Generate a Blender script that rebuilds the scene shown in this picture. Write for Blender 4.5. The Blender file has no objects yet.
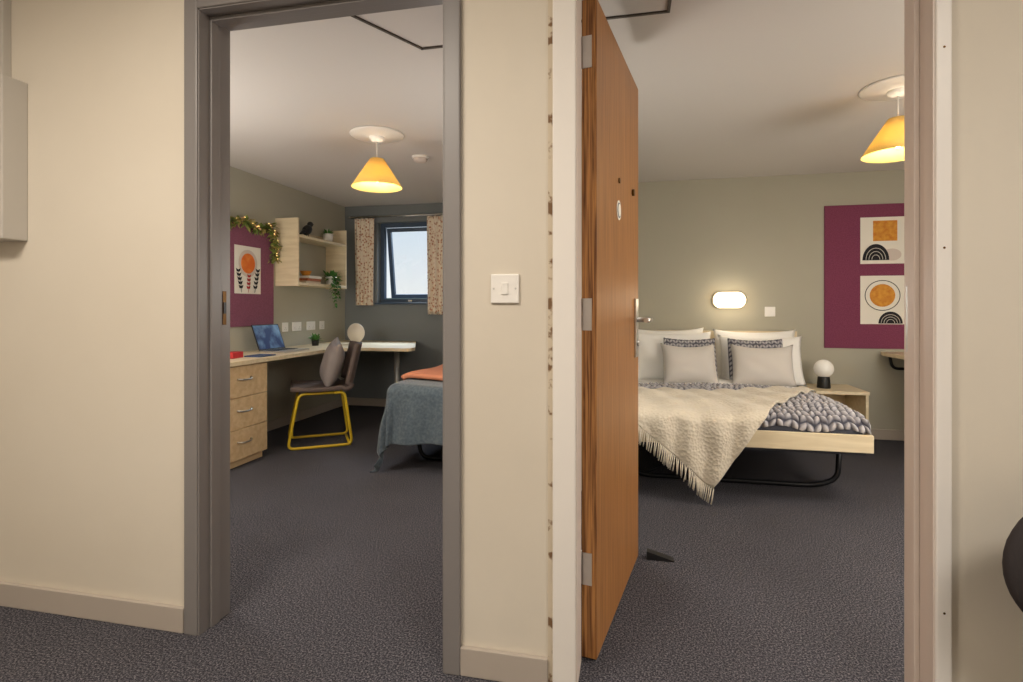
import bpy, bmesh, math, random
from mathutils import Vector, Matrix, Euler
random.seed(7)
sc = bpy.context.scene
try:
    sc.view_settings.view_transform = 'Standard'
    sc.view_settings.look = 'None'
except Exception: pass

# ---------------------------------------------------------------- helpers
def lin(c):
    o=[]
    for v in c:
        v=v/255.0
        o.append(v/12.92 if v<=0.04045 else ((v+0.055)/1.055)**2.4)
    return (o[0],o[1],o[2],1.0)

def M(name, rgb, rough=0.6, metal=0.0, var=None, bump=None, emit=None, spec=None, sheen=None):
    m=bpy.data.materials.new(name); m.use_nodes=True
    nt=m.node_tree; b=nt.nodes['Principled BSDF']
    b.inputs['Base Color'].default_value=lin(rgb)
    b.inputs['Roughness'].default_value=rough
    b.inputs['Metallic'].default_value=metal
    if spec is not None: b.inputs['Specular IOR Level'].default_value=spec
    if sheen: b.inputs['Sheen Weight'].default_value=sheen
    tc=nt.nodes.new('ShaderNodeTexCoord')
    if var:
        scale, rgb2, lo, hi = var
        n=nt.nodes.new('ShaderNodeTexNoise'); n.inputs['Scale'].default_value=scale
        n.inputs['Detail'].default_value=4
        nt.links.new(tc.outputs['Object'],n.inputs['Vector'])
        r=nt.nodes.new('ShaderNodeValToRGB')
        r.color_ramp.elements[0].position=lo; r.color_ramp.elements[0].color=lin(rgb)
        r.color_ramp.elements[1].position=hi; r.color_ramp.elements[1].color=lin(rgb2)
        nt.links.new(n.outputs['Fac'],r.inputs['Fac'])
        nt.links.new(r.outputs['Color'],b.inputs['Base Color'])
    if bump:
        scale,st,dist=bump
        n2=nt.nodes.new('ShaderNodeTexNoise'); n2.inputs['Scale'].default_value=scale
        n2.inputs['Detail'].default_value=3
        nt.links.new(tc.outputs['Object'],n2.inputs['Vector'])
        bp=nt.nodes.new('ShaderNodeBump'); bp.inputs['Strength'].default_value=st
        bp.inputs['Distance'].default_value=dist
        nt.links.new(n2.outputs['Fac'],bp.inputs['Height'])
        nt.links.new(bp.outputs['Normal'],b.inputs['Normal'])
    if emit:
        b.inputs['Emission Color'].default_value=lin(emit[0])
        b.inputs['Emission Strength'].default_value=emit[1]
    return m

def wood(name, c1, c2, stretch=(14,14,0.9), rough=0.45, scale=3.0, bump=0.05, lo=0.32, hi=0.68):
    m=bpy.data.materials.new(name); m.use_nodes=True
    nt=m.node_tree; b=nt.nodes['Principled BSDF']
    b.inputs['Roughness'].default_value=rough
    tc=nt.nodes.new('ShaderNodeTexCoord'); mp=nt.nodes.new('ShaderNodeMapping')
    mp.inputs['Scale'].default_value=stretch
    n=nt.nodes.new('ShaderNodeTexNoise'); n.inputs['Scale'].default_value=scale
    n.inputs['Detail'].default_value=6; n.inputs['Distortion'].default_value=0.6
    nt.links.new(tc.outputs['Object'],mp.inputs['Vector']); nt.links.new(mp.outputs['Vector'],n.inputs['Vector'])
    r=nt.nodes.new('ShaderNodeValToRGB')
    r.color_ramp.elements[0].position=lo; r.color_ramp.elements[0].color=lin(c1)
    r.color_ramp.elements[1].position=hi; r.color_ramp.elements[1].color=lin(c2)
    nt.links.new(n.outputs['Fac'],r.inputs['Fac']); nt.links.new(r.outputs['Color'],b.inputs['Base Color'])
    bp=nt.nodes.new('ShaderNodeBump'); bp.inputs['Strength'].default_value=bump; bp.inputs['Distance'].default_value=0.002
    nt.links.new(n.outputs['Fac'],bp.inputs['Height']); nt.links.new(bp.outputs['Normal'],b.inputs['Normal'])
    return m

def group(name, loc=(0,0,0)):
    e=bpy.data.objects.new(name,None); e.location=loc; e.empty_display_size=0.1
    sc.collection.objects.link(e); return e

def fin(name, bm, mat, parent=None, smooth=False, mats=None):
    me=bpy.data.meshes.new(name); bmesh.ops.recalc_face_normals(bm,faces=bm.faces[:])
    bm.to_mesh(me); bm.free()
    if mats:
        for x in mats: me.materials.append(x)
    elif mat: me.materials.append(mat)
    if smooth:
        for p in me.polygons: p.use_smooth=True
    o=bpy.data.objects.new(name,me); sc.collection.objects.link(o)
    if parent is not None:
        o.parent=parent
        if not parent.get('local'):
            o.matrix_parent_inverse=Matrix.Translation(-Vector(parent.location))
    return o

def addbox(bm,x0,x1,y0,y1,z0,z1,mi=0):
    if x0>x1:x0,x1=x1,x0
    if y0>y1:y0,y1=y1,y0
    if z0>z1:z0,z1=z1,z0
    v=[bm.verts.new(p) for p in ((x0,y0,z0),(x1,y0,z0),(x1,y1,z0),(x0,y1,z0),(x0,y0,z1),(x1,y0,z1),(x1,y1,z1),(x0,y1,z1))]
    fs=[]
    for q in ((0,3,2,1),(4,5,6,7),(0,1,5,4),(1,2,6,5),(2,3,7,6),(3,0,4,7)):
        f=bm.faces.new([v[i] for i in q]); f.material_index=mi; fs.append(f)
    return fs

def box(name,x0,x1,y0,y1,z0,z1,mat,parent=None,bev=0.0,seg=2):
    bm=bmesh.new(); addbox(bm,x0,x1,y0,y1,z0,z1)
    if bev>0: bmesh.ops.bevel(bm,geom=bm.edges[:],offset=bev,segments=seg,affect='EDGES',profile=0.5)
    return fin(name,bm,mat,parent)

def boxes(name,lst,mat,parent=None,bev=0.0):
    bm=bmesh.new()
    for b in lst:
        t=bmesh.new(); addbox(t,*b)
        if bev>0: bmesh.ops.bevel(t,geom=t.edges[:],offset=bev,segments=1,affect='EDGES')
        me=bpy.data.meshes.new('t'); t.to_mesh(me); t.free(); bm.from_mesh(me); bpy.data.meshes.remove(me)
    return fin(name,bm,mat,parent)

def prism(name,poly,z0,z1,mat,parent=None,bev=0.0,axis='z'):
    bm=bmesh.new()
    def P(a,b,c):
        if axis=='z': return (a,b,c)
        if axis=='y': return (a,c,b)
        return (c,a,b)
    lo=[bm.verts.new(P(a,b,z0)) for a,b in poly]; hi=[bm.verts.new(P(a,b,z1)) for a,b in poly]
    bm.faces.new(lo[::-1]); bm.faces.new(hi); n=len(poly)
    for i in range(n): bm.faces.new((lo[i],lo[(i+1)%n],hi[(i+1)%n],hi[i]))
    if bev>0: bmesh.ops.bevel(bm,geom=bm.edges[:],offset=bev,segments=2,affect='EDGES')
    return fin(name,bm,mat,parent)

def cyl(name,p0,p1,r,mat,parent=None,r2=None,seg=24,smooth=True):
    p0=Vector(p0);p1=Vector(p1);d=p1-p0
    bm=bmesh.new()
    bmesh.ops.create_cone(bm,cap_ends=True,segments=seg,radius1=r,radius2=r if r2 is None else r2,depth=d.length)
    q=Vector((0,0,1)).rotation_difference(d.normalized())
    bmesh.ops.transform(bm,matrix=Matrix.Translation((p0+p1)/2)@q.to_matrix().to_4x4(),verts=bm.verts[:])
    o=fin(name,bm,mat,parent)
    if smooth:
        for p in o.data.polygons:
            if len(p.vertices)==4: p.use_smooth=True
    return o

def sweep(bm,pts,r,seg=8,closed=False,mi=0):
    pts=[Vector(p) for p in pts]; n=len(pts); rings=[]
    up=None
    for i,p in enumerate(pts):
        if closed: d=(pts[(i+1)%n]-pts[i-1])
        else: d=pts[min(i+1,n-1)]-pts[max(i-1,0)]
        d.normalize()
        if up is None:
            a=Vector((0,0,1)) if abs(d.z)<0.9 else Vector((1,0,0))
            up=(a-d*a.dot(d)).normalized()
        else:
            up=(up-d*up.dot(d)).normalized()
        s=d.cross(up); rr=r(i/(n-1)) if callable(r) else r
        rings.append([bm.verts.new(p+(up*math.cos(2*math.pi*k/seg)+s*math.sin(2*math.pi*k/seg))*rr) for k in range(seg)])
    m=n if closed else n-1
    for i in range(m):
        A=rings[i];B=rings[(i+1)%n]
        for k in range(seg):
            f=bm.faces.new((A[k],A[(k+1)%seg],B[(k+1)%seg],B[k])); f.smooth=True; f.material_index=mi
    if not closed:
        for R,fl in ((rings[0],1),(rings[-1],0)):
            f=bm.faces.new(R[::-1] if fl else R); f.material_index=mi

def round_path(pts,rad,closed=False,k=5):
    pts=[Vector(p) for p in pts]; out=[]; n=len(pts)
    for i,p in enumerate(pts):
        if not closed and i in (0,n-1): out.append(p); continue
        a=pts[i-1]; b=pts[(i+1)%n]
        r=min(rad,(a-p).length*0.45,(b-p).length*0.45)
        s=p+(a-p).normalized()*r; e=p+(b-p).normalized()*r
        for j in range(k+1):
            t=j/k; out.append(s*(1-t)**2+p*2*t*(1-t)+e*t*t)
    return out

def tube(name,pts,r,mat,parent=None,rad=0.05,closed=False,seg=10):
    bm=bmesh.new(); sweep(bm,round_path(pts,rad,closed),r,seg,closed)
    return fin(name,bm,mat,parent)

def lathe(name,prof,center,mat,parent=None,seg=40,axis='z',smooth=True):
    bm=bmesh.new(); rings=[]
    for r,h in prof:
        ring=[]
        for k in range(seg):
            a=2*math.pi*k/seg; x=r*math.cos(a); y=r*math.sin(a)
            if axis=='z': p=(x,y,h)
            elif axis=='y': p=(x,h,y)
            else: p=(h,x,y)
            ring.append(bm.verts.new(Vector(p)+Vector(center)))
        rings.append(ring)
    for i in range(len(rings)-1):
        for k in range(seg):
            bm.faces.new((rings[i][k],rings[i][(k+1)%seg],rings[i+1][(k+1)%seg],rings[i+1][k]))
    bmesh.ops.remove_doubles(bm,verts=bm.verts[:],dist=1e-5)
    return fin(name,bm,mat,parent,smooth=smooth)

def ball(name,c,r,mat,parent=None,scale=(1,1,1),rot=None,sub=3):
    bm=bmesh.new(); bmesh.ops.create_icosphere(bm,subdivisions=sub,radius=r)
    mt=Matrix.Translation(c)
    if rot: mt=mt@Euler(rot).to_matrix().to_4x4()
    mt=mt@Matrix.Diagonal((*scale,1))
    bmesh.ops.transform(bm,matrix=mt,verts=bm.verts[:])
    return fin(name,bm,mat,parent,smooth=True)

def pillow(name,w,h,t,mat,loc,rot,parent=None,n=22,sag=0.03,seed=0):
    rnd=random.Random(seed); ph=[rnd.uniform(0,6) for _ in range(6)]
    bm=bmesh.new(); mt=Matrix.Translation(loc)@Euler(rot).to_matrix().to_4x4()
    for side in (1,-1):
        g=[]
        for i in range(n+1):
            row=[]
            for j in range(n+1):
                a=-1+2*i/n;b=-1+2*j/n
                pin=1-0.07*(1-abs(a)**3)*abs(b)**4 ; pin2=1-0.07*(1-abs(b)**3)*abs(a)**4
                x=a*w/2*pin2; y=b*h/2*pin
                f=max(0,(1-a**2*abs(a)))*max(0,(1-b**2*abs(b)))
                z=side*t/2*f**0.55
                z+=side*0.006*f*math.sin(5*a+ph[0]+3*b)*math.cos(4*b+ph[1]+2*a)
                y-= sag*(1-a*a)*(b+1)/2
                row.append(bm.verts.new(mt@Vector((x,y,z))))
            g.append(row)
        for i in range(n):
            for j in range(n):
                bm.faces.new((g[i][j],g[i+1][j],g[i+1][j+1],g[i][j+1]))
    bmesh.ops.remove_doubles(bm,verts=bm.verts[:],dist=1e-5)
    return fin(name,bm,mat,parent,smooth=True)

def grid(name,fn,nu,nv,mat,parent=None,thick=0.0):
    bm=bmesh.new(); g=[[bm.verts.new(fn(i/nu,j/nv)) for j in range(nv+1)] for i in range(nu+1)]
    for i in range(nu):
        for j in range(nv): bm.faces.new((g[i][j],g[i+1][j],g[i+1][j+1],g[i][j+1]))
    o=fin(name,bm,mat,parent,smooth=True)
    if thick:
        md=o.modifiers.new('sol','SOLIDIFY'); md.thickness=thick; md.offset=0
    return o

def disc(name,c,rx,rz,mat,parent=None,normal='y',th=0.002,seg=32,a0=0,a1=2*math.pi):
    full=abs(a1-a0-2*math.pi)<1e-3
    pts=[(math.cos(a0+(a1-a0)*k/seg)*rx,math.sin(a0+(a1-a0)*k/seg)*rz) for k in range(seg if full else seg+1)]
    if normal=='y': return prism(name,[(c[0]+a,c[2]+b) for a,b in pts],c[1]-th/2,c[1]+th/2,mat,parent,axis='y')
    return prism(name,[(c[1]+a,c[2]+b) for a,b in pts],c[0]-th/2,c[0]+th/2,mat,parent,axis='x')

# ---------------------------------------------------------------- materials
m_hall=M('paint_hall',(217,208,193),0.75,bump=(60,0.08,0.002),var=(1.2,(211,201,185),0.35,0.7))
m_room=M('paint_room',(180,176,160),0.8,bump=(70,0.06,0.002),var=(1.0,(174,170,154),0.35,0.7))
m_dark=M('paint_grey',(122,126,127),0.8,bump=(70,0.06,0.002))
m_ceil=M('paint_ceiling',(206,201,197),0.85,bump=(70,0.05,0.002))
m_taupe=M('gloss_taupe',(130,125,123),0.4,bump=(25,0.06,0.002))
m_skirt=M('gloss_skirting',(180,169,158),0.4)
m_white=M('gloss_white',(234,228,221),0.4,bump=(20,0.05,0.002))
m_pink=M('gloss_offwhite_pink',(212,198,188),0.45)
m_plast=M('plastic_white',(238,234,228),0.3)
m_steel=M('steel',(205,203,200),0.3,metal=1)
m_brass=M('brass_aged',(104,76,44),0.5,metal=1)
m_black=M('black_metal',(18,19,24),0.4,metal=0.3)
m_blackp=M('black_plastic',(22,22,24),0.5)
m_uph=M('dark_upholstery',(48,42,42),0.85,bump=(180,0.3,0.003))
m_birch=wood('birch',(212,180,136),(230,202,160),(1,8,8),0.45,3)
m_birchz=wood('birch_vertical',(206,172,128),(226,196,152),(8,1,8),0.45,3)
m_birchp=wood('birch_pale',(216,198,164),(232,216,184),(1.2,10,10),0.45,3)
m_oak=wood('oak_door',(138,90,46),(172,119,66),(34,34,1.0),0.42,2.5,0.08)
m_oake=wood('oak_lipping',(104,60,26),(196,138,78),(46,46,1.3),0.45,3,0.25,0.36,0.62)
m_chip=M('chipped_edge',(120,90,62),0.8,var=(26,(206,192,170),0.38,0.46))
m_purple=M('felt_plum',(116,50,78),0.95,var=(120,(134,64,94),0.35,0.65),bump=(400,0.25,0.002),sheen=0.3)
m_paper=M('paper',(236,231,220),0.8)
m_orange=M('ink_orange',(222,110,42),0.8,var=(14,(232,138,60),0.4,0.7))
m_amber=M('ink_amber',(220,158,60),0.8,var=(30,(200,120,38),0.35,0.7))
m_ink=M('ink_black',(28,28,34),0.8)
m_leaf=M('leaf_green',(58,110,48),0.6,var=(30,(104,150,68),0.4,0.7))
m_leafy=M('leaf_olive',(112,132,62),0.7,var=(18,(178,160,92),0.45,0.62))
m_petal=M('petal_peach',(226,180,130),0.8)
m_yel=M('yellow_tube',(220,186,44),0.35)
m_chair=M('chair_fabric',(92,78,72),0.8,bump=(300,0.2,0.002))
m_cush=M('cushion_grey_brown',(138,128,124),0.9,bump=(200,0.3,0.003))
m_grey=M('cushion_grey',(208,202,196),0.9,bump=(220,0.3,0.003),sheen=0.2)
m_linen=M('linen_white',(252,250,246),0.85,bump=(16,0.25,0.01))
m_cream=M('throw_cream',(212,201,182),0.95,sheen=0.3)
m_blue=M('throw_blue',(74,86,96),0.95,var=(60,(94,106,114),0.4,0.65),bump=(240,0.5,0.004),sheen=0.3)
m_peach=M('throw_peach',(214,138,104),0.9,bump=(200,0.3,0.003))
m_matt=M('mattress_fabric',(60,62,72),0.9)
m_red=M('red_card',(176,40,44),0.6)
m_mirror=M('mirror_frame',(226,216,200),0.4)
m_winf=M('window_frame_grey',(64,80,100),0.4)
m_globe=M('globe_glass',(240,238,232),0.2,emit=((255,240,220),0.1))
m_bulk=M('bulkhead_diffuser',(255,240,215),0.4,emit=((255,230,190),4.0))
m_bulb=M('bulb',(255,230,190),0.4,emit=((255,224,170),12.0))
m_hatch=M('hatch_trim',(76,68,62),0.5)
m_enamel=M('cabinet_enamel',(190,184,175),0.4)
m_disp=M('laptop_display',(26,44,86),0.25,var=(9,(120,160,196),0.42,0.68),emit=((40,70,120),0.2))

# carpet
m_carp=bpy.data.materials.new('carpet_charcoal'); m_carp.use_nodes=True
nt=m_carp.node_tree; b=nt.nodes['Principled BSDF']; b.inputs['Roughness'].default_value=0.95
b.inputs['Specular IOR Level'].default_value=0.1
tc=nt.nodes.new('ShaderNodeTexCoord')
n=nt.nodes.new('ShaderNodeTexNoise'); n.inputs['Scale'].default_value=165; n.inputs['Detail'].default_value=4
n.inputs['Roughness'].default_value=0.8
r=nt.nodes.new('ShaderNodeValToRGB'); e=r.color_ramp.elements
e[0].position=0.38; e[0].color=lin((32,32,38)); e[1].position=0.66; e[1].color=lin((150,145,148))
x=r.color_ramp.elements.new(0.5); x.color=lin((70,69,76))
n3=nt.nodes.new('ShaderNodeTexNoise'); n3.inputs['Scale'].default_value=2.5
mx=nt.nodes.new('ShaderNodeMix'); mx.data_type='RGBA'; mx.blend_type='MULTIPLY'; mx.inputs[0].default_value=0.25
nt.links.new(tc.outputs['Object'],n.inputs['Vector']); nt.links.new(tc.outputs['Object'],n3.inputs['Vector'])
nt.links.new(n.outputs['Fac'],r.inputs['Fac']); nt.links.new(r.outputs['Color'],mx.inputs[6])
nt.links.new(n3.outputs['Fac'],mx.inputs[7]); nt.links.new(mx.outputs[2],b.inputs['Base Color'])
bp=nt.nodes.new('ShaderNodeBump'); bp.inputs['Strength'].default_value=0.5; bp.inputs['Distance'].default_value=0.003
nt.links.new(n.outputs['Fac'],bp.inputs['Height']); nt.links.new(bp.outputs['Normal'],b.inputs['Normal'])

# curtain fabric
m_curt=bpy.data.materials.new('curtain_floral'); m_curt.use_nodes=True
nt=m_curt.node_tree; b=nt.nodes['Principled BSDF']; b.inputs['Roughness'].default_value=0.9
tc=nt.nodes.new('ShaderNodeTexCoord'); v=nt.nodes.new('ShaderNodeTexVoronoi'); v.inputs['Scale'].default_value=34
r=nt.nodes.new('ShaderNodeValToRGB'); r.color_ramp.interpolation='CONSTANT'
e=r.color_ramp.elements; e[0].position=0; e[0].color=lin((178,110,80)); e[1].position=0.40; e[1].color=lin((240,226,206))
x=r.color_ramp.elements.new(0.22); x.color=lin((214,184,158))
nt.links.new(tc.outputs['Object'],v.inputs['Vector']); nt.links.new(v.outputs['Distance'],r.inputs['Fac']); nt.links.new(r.outputs['Color'],b.inputs['Base Color'])

# lampshade fabric (translucent)
m_shade=bpy.data.materials.new('shade_yellow'); m_shade.use_nodes=True
nt=m_shade.node_tree; b=nt.nodes['Principled BSDF']; b.inputs['Base Color'].default_value=lin((244,214,130)); b.inputs['Roughness'].default_value=0.8
tr=nt.nodes.new('ShaderNodeBsdfTranslucent'); tr.inputs['Color'].default_value=lin((255,234,160))
ms=nt.nodes.new('ShaderNodeMixShader'); ms.inputs[0].default_value=0.30
nt.links.new(b.outputs[0],ms.inputs[1]); nt.links.new(tr.outputs[0],ms.inputs[2])
nt.links.new(ms.outputs[0],nt.nodes['Material Output'].inputs['Surface'])

# knitted fabric, colour by stitch height, with marled yarn variation
m_knit=bpy.data.materials.new('chunky_knit'); m_knit.use_nodes=True
nt=m_knit.node_tree; b=nt.nodes['Principled BSDF']; b.inputs['Roughness'].default_value=0.95
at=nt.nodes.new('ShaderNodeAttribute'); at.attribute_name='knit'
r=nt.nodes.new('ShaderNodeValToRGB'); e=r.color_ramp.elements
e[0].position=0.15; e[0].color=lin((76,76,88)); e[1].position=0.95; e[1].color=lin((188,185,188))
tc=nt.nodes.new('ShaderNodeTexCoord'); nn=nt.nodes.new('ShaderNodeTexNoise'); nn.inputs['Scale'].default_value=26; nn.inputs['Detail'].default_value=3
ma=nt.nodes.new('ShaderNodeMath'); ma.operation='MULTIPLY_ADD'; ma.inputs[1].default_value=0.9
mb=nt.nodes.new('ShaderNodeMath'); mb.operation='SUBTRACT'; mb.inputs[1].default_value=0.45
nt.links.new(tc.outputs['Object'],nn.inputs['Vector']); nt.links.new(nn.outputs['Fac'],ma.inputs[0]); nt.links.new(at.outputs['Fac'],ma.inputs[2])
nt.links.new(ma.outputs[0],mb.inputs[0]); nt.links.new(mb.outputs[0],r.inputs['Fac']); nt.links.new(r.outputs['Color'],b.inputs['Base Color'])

m_glass=bpy.data.materials.new('window_glass'); m_glass.use_nodes=True
nt=m_glass.node_tree; nt.nodes.remove(nt.nodes['Principled BSDF'])
a=nt.nodes.new('ShaderNodeBsdfTransparent'); g=nt.nodes.new('ShaderNodeBsdfGlossy'); g.inputs['Roughness'].default_value=0.02
ms=nt.nodes.new('ShaderNodeMixShader'); ms.inputs[0].default_value=0.05
nt.links.new(a.outputs[0],ms.inputs[1]); nt.links.new(g.outputs[0],ms.inputs[2]); nt.links.new(ms.outputs[0],nt.nodes['Material Output'].inputs['Surface'])

# ---------------------------------------------------------------- shell
Y0,Y1=1.56,1.69           # corridor wall faces
H=2.25; HC=2.45
LX=-3.16; LB=5.60         # left room left wall / back wall
RB=5.08; RX=2.75          # right room back wall / right wall
D1a,D1b=-1.415,-0.546     # left door opening
D2a,D2b=-0.150,0.748      # right door opening
DH=2.105
box('floor',-3.3,2.9,-1.3,5.9,-0.1,0,m_carp)
boxes('wall_front',[(-3.3,D1a-0.0,Y0,Y1,0,HC),(D1a,D1b,Y0,Y1,DH,HC),(D1b,D2a,Y0,Y1,0,HC),(D2a,D2b,Y0,Y1,DH,HC),(D2b,2.9,Y0,Y1,0,HC)],m_hall)
box('ceiling_hall',-3.3,2.9,-1.3,Y0,HC,HC+0.1,m_ceil)
box('ceiling',-3.3,2.9,Y1,5.9,H,H+0.1,m_ceil)
box('wall_hall_rear',-3.3,2.9,-1.3,-1.2,0,HC,m_hall)
box('wall_hall_left',-3.4,-3.3,-1.3,Y0,0,HC,m_hall)
box('wall_hall_right',2.9,3.0,-1.3,Y0,0,HC,m_hall)
box('wall_left',LX-0.12,LX,Y1,LB,0,H,m_room)
wx0,wx1,wz0,wz1=-2.76,-1.98,1.16,2.06
boxes('wall_back_left',[(LX-0.12,wx0,LB,LB+0.22,0,H),(wx1,-0.28,LB,LB+0.22,0,H),(wx0,wx1,LB,LB+0.22,0,wz0),(wx0,wx1,LB,LB+0.22,wz1,H)],m_dark)
box('wall_partition',-0.40,-0.28,Y1,LB,0,H,m_room)
box('wall_back_right',-0.28,RX+0.1,RB,RB+0.12,0,H,m_room)
box('wall_right',RX,RX+0.12,Y1,RB,0,H,m_room)

# skirtings
def skirt_y(name,x0,x1,y,s=1,h=0.085,mat=m_skirt):
    box(name,x0,x1,y-0.016*s,y,0,h,mat,bev=0.003)
skirt_y('baseboard_hall_left',-3.28,-1.472,Y0)
skirt_y('baseboard_hall_middle',-0.494,-0.230,Y0)
skirt_y('baseboard_hall_right',0.79,2.88,Y0)
skirt_y('baseboard_back_left',LX+0.02,-0.41,LB)
skirt_y('baseboard_back_right',-0.27,RX-0.02,RB)
box('baseboard_left',LX,LX+0.016,Y1+0.01,LB-0.02,0,0.085,m_skirt,bev=0.003)

# left door frame (taupe)
def frame(g,a,b,mA,mJ,lw,rw,top=DH,hw=0.05):
    box('architrave_left',a-lw,a,Y0-0.018,Y0,0,top+hw,mA,g,bev=0.004)
    box('architrave_right',b,b+rw,Y0-0.018,Y0,0,top+hw,mA,g,bev=0.004)
    box('architrave_head',a,b,Y0-0.018,Y0,top,top+hw,mA,g,bev=0.004)
    box('lining_left',a,a+0.004,Y0-0.012,Y1+0.002,0,top,mJ,g)
    box('lining_right',b-0.004,b,Y0-0.012,Y1+0.002,0,top,mJ,g)
    box('lining_head',a,b,Y0-0.012,Y1+0.002,top-0.004,top,mJ,g)
g=group('trim_1',(-0.98,Y0,0))
frame(g,D1a,D1b,m_taupe,m_taupe,0.052,0.052)
box('stop_left',D1a+0.004,D1a+0.012,Y0+0.035,Y0+0.075,0,DH-0.004,m_taupe,g,bev=0.002)
box('stop_right',D1b-0.012,D1b-0.004,Y0+0.035,Y0+0.075,0,DH-0.004,m_taupe,g,bev=0.002)
box('stop_head',D1a+0.012,D1b-0.012,Y0+0.035,Y0+0.075,DH-0.018,DH-0.004,m_taupe,g,bev=0.002)
box('strike_plate',D1a+0.004,D1a+0.006,Y0+0.094,Y0+0.112,1.04,1.16,m_brass,g,bev=0.0008)
box('latch_keep',D1a+0.006,D1a+0.008,Y0+0.097,Y0+0.109,1.08,1.12,m_black,g)
# right door frame (off white)
g=group('trim_2',(0.3,Y0,0))
frame(g,D2a,D2b,m_white,m_pink,0.066,0.036,hw=0.05)
box('stop_right',D2b-0.018,D2b-0.004,Y0+0.05,Y0+0.085,0,DH-0.004,m_pink,g,bev=0.002)
box('stop_head',D2a+0.004,D2b-0.018,Y0+0.05,Y0+0.085,DH-0.018,DH-0.004,m_white,g,bev=0.002)
box('chipped_paint_edge',D2a-0.080,D2a-0.066,Y0-0.006,Y0,0,DH+0.05,m_chip,g)
box('lock_keep',D2b-0.007,D2b-0.004,Y0+0.095,Y0+0.118,0.98,1.16,m_steel,g,bev=0.001)
for i,z in enumerate((0.34,1.25,1.75)):
    cyl('screw_plug_%d'%i,(D2b+0.018,Y0-0.0185,z),(D2b+0.018,Y0-0.0175,z),0.003,m_brass,g,seg=10)

# ---------------------------------------------------------------- doors
def door(name,hinge,ang,flip,L=0.77):
    g=group(name,hinge); g.rotation_euler=(0,0,ang); g['local']=1
    s=-1 if flip else 1     # leaf runs +x (or -x if flip)
    T=0.047; TP=2.065
    def B(n,x0,x1,y0,y1,z0,z1,m,bev=0.0): return box(n,s*x0,s*x1,y0,y1,z0,z1,m,g,bev)
    B('leaf_face',0.006,L-0.006,0,T,0.008,TP,m_oak)
    B('lipping_hinge_side',0,0.006,0,T,0.008,TP,m_oake)
    B('lipping_lock_side',L-0.006,L,0,T,0.008,TP,m_oake)
    for i,z in enumerate((0.285,1.08,1.90)):
        B('hinge_plate_%d'%i,-0.0025,0.0,T-0.032,T-0.002,z-0.05,z+0.05,m_steel)
        cyl('hinge_knuckle_%d'%i,(s*0.006,T+0.002,z-0.05),(s*0.006,T+0.002,z+0.05),0.006,m_steel,g,seg=12)
        for j in (-0.03,0,0.03):
            cyl('hinge_screw_%d_%d'%(i,int(j*100)),(s*-0.0025,T-0.014,z+j),(s*-0.0035,T-0.014,z+j),0.004,m_steel,g,seg=8)
    for sd,nm in ((-1,'a'),(1,'b')):
        y=0 if sd<0 else T
        B('backplate_'+nm,L-0.10,L-0.040,y,y+sd*0.008,0.89,1.14,m_steel,0.0015)
        pts=[(s*(L-0.07),y+sd*0.005,1.05),(s*(L-0.07),y+sd*0.065,1.05),(s*(L-0.20),y+sd*0.065,1.05)]
        bm=bmesh.new(); sweep(bm,round_path(pts,0.02),0.011,10); fin('lever_'+nm,bm,m_steel,g)
        cyl('keyhole_rose_'+nm,(s*(L-0.07),y+sd*0.008,0.95),(s*(L-0.07),y+sd*0.016,0.95),0.014,m_steel,g)
    cyl('peephole',(s*0.345,0.0,1.57),(s*0.345,-0.005,1.57),0.010,m_brass,g,seg=16)
    cyl('round_sign_plate',(s*0.34,0.0,1.46),(s*0.34,-0.002,1.46),0.036,m_paper,g,seg=28)
    cyl('round_sign_ring',(s*0.34,-0.002,1.46),(s*0.34,-0.003,1.46),0.028,m_winf,g,seg=28)
    cyl('round_sign_centre',(s*0.34,-0.003,1.46),(s*0.34,-0.004,1.46),0.023,m_paper,g,seg=28)
    cyl('coat_stud',(s*0.62,0.0,1.58),(s*0.62,-0.010,1.58),0.014,m_brass,g,seg=16)
    return g
door('door_1',(-0.099,1.6935,0),math.radians(79.7),False)
# left room door, swung back beside the partition
door('door_2',(-0.520,1.70,0),math.radians(-91),True)

prism('door_wedge',[(0.075,0.0),(0.19,0.0),(0.19,0.004),(0.08,0.035),(0.075,0.035)],2.43,2.47,m_blackp,axis='y')

# ---------------------------------------------------------------- hall things
g=group('light_switch',(-0.36,Y0,1.157))
box('plate',-0.402,-0.316,Y0-0.009,Y0,1.114,1.200,m_plast,g,bev=0.003)
box('rocker',-0.369,-0.349,Y0-0.013,Y0-0.009,1.140,1.174,m_plast,g,bev=0.001)
for i,xx in enumerate((-0.392,-0.326)):
    cyl('screw_%d'%i,(xx,Y0-0.0095,1.157),(xx,Y0-0.0085,1.157),0.003,m_steel,g,seg=10)

g=group('wall_cabinet',(-2.4,Y0,1.6))
box('body',-2.62,-2.157,Y0-0.085,Y0,1.345,1.925,m_enamel,g,bev=0.004)
box('door_panel',-2.60,-2.175,Y0-0.092,Y0-0.085,1.365,1.905,m_enamel,g,bev=0.003)
cyl('lock',(-2.20,Y0-0.098,1.63),(-2.20,Y0-0.092,1.63),0.010,m_steel,g)
box('cable_trunking',-2.30,-2.235,Y0-0.03,Y0,1.925,HC,m_enamel,bev=0.003)

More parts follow.
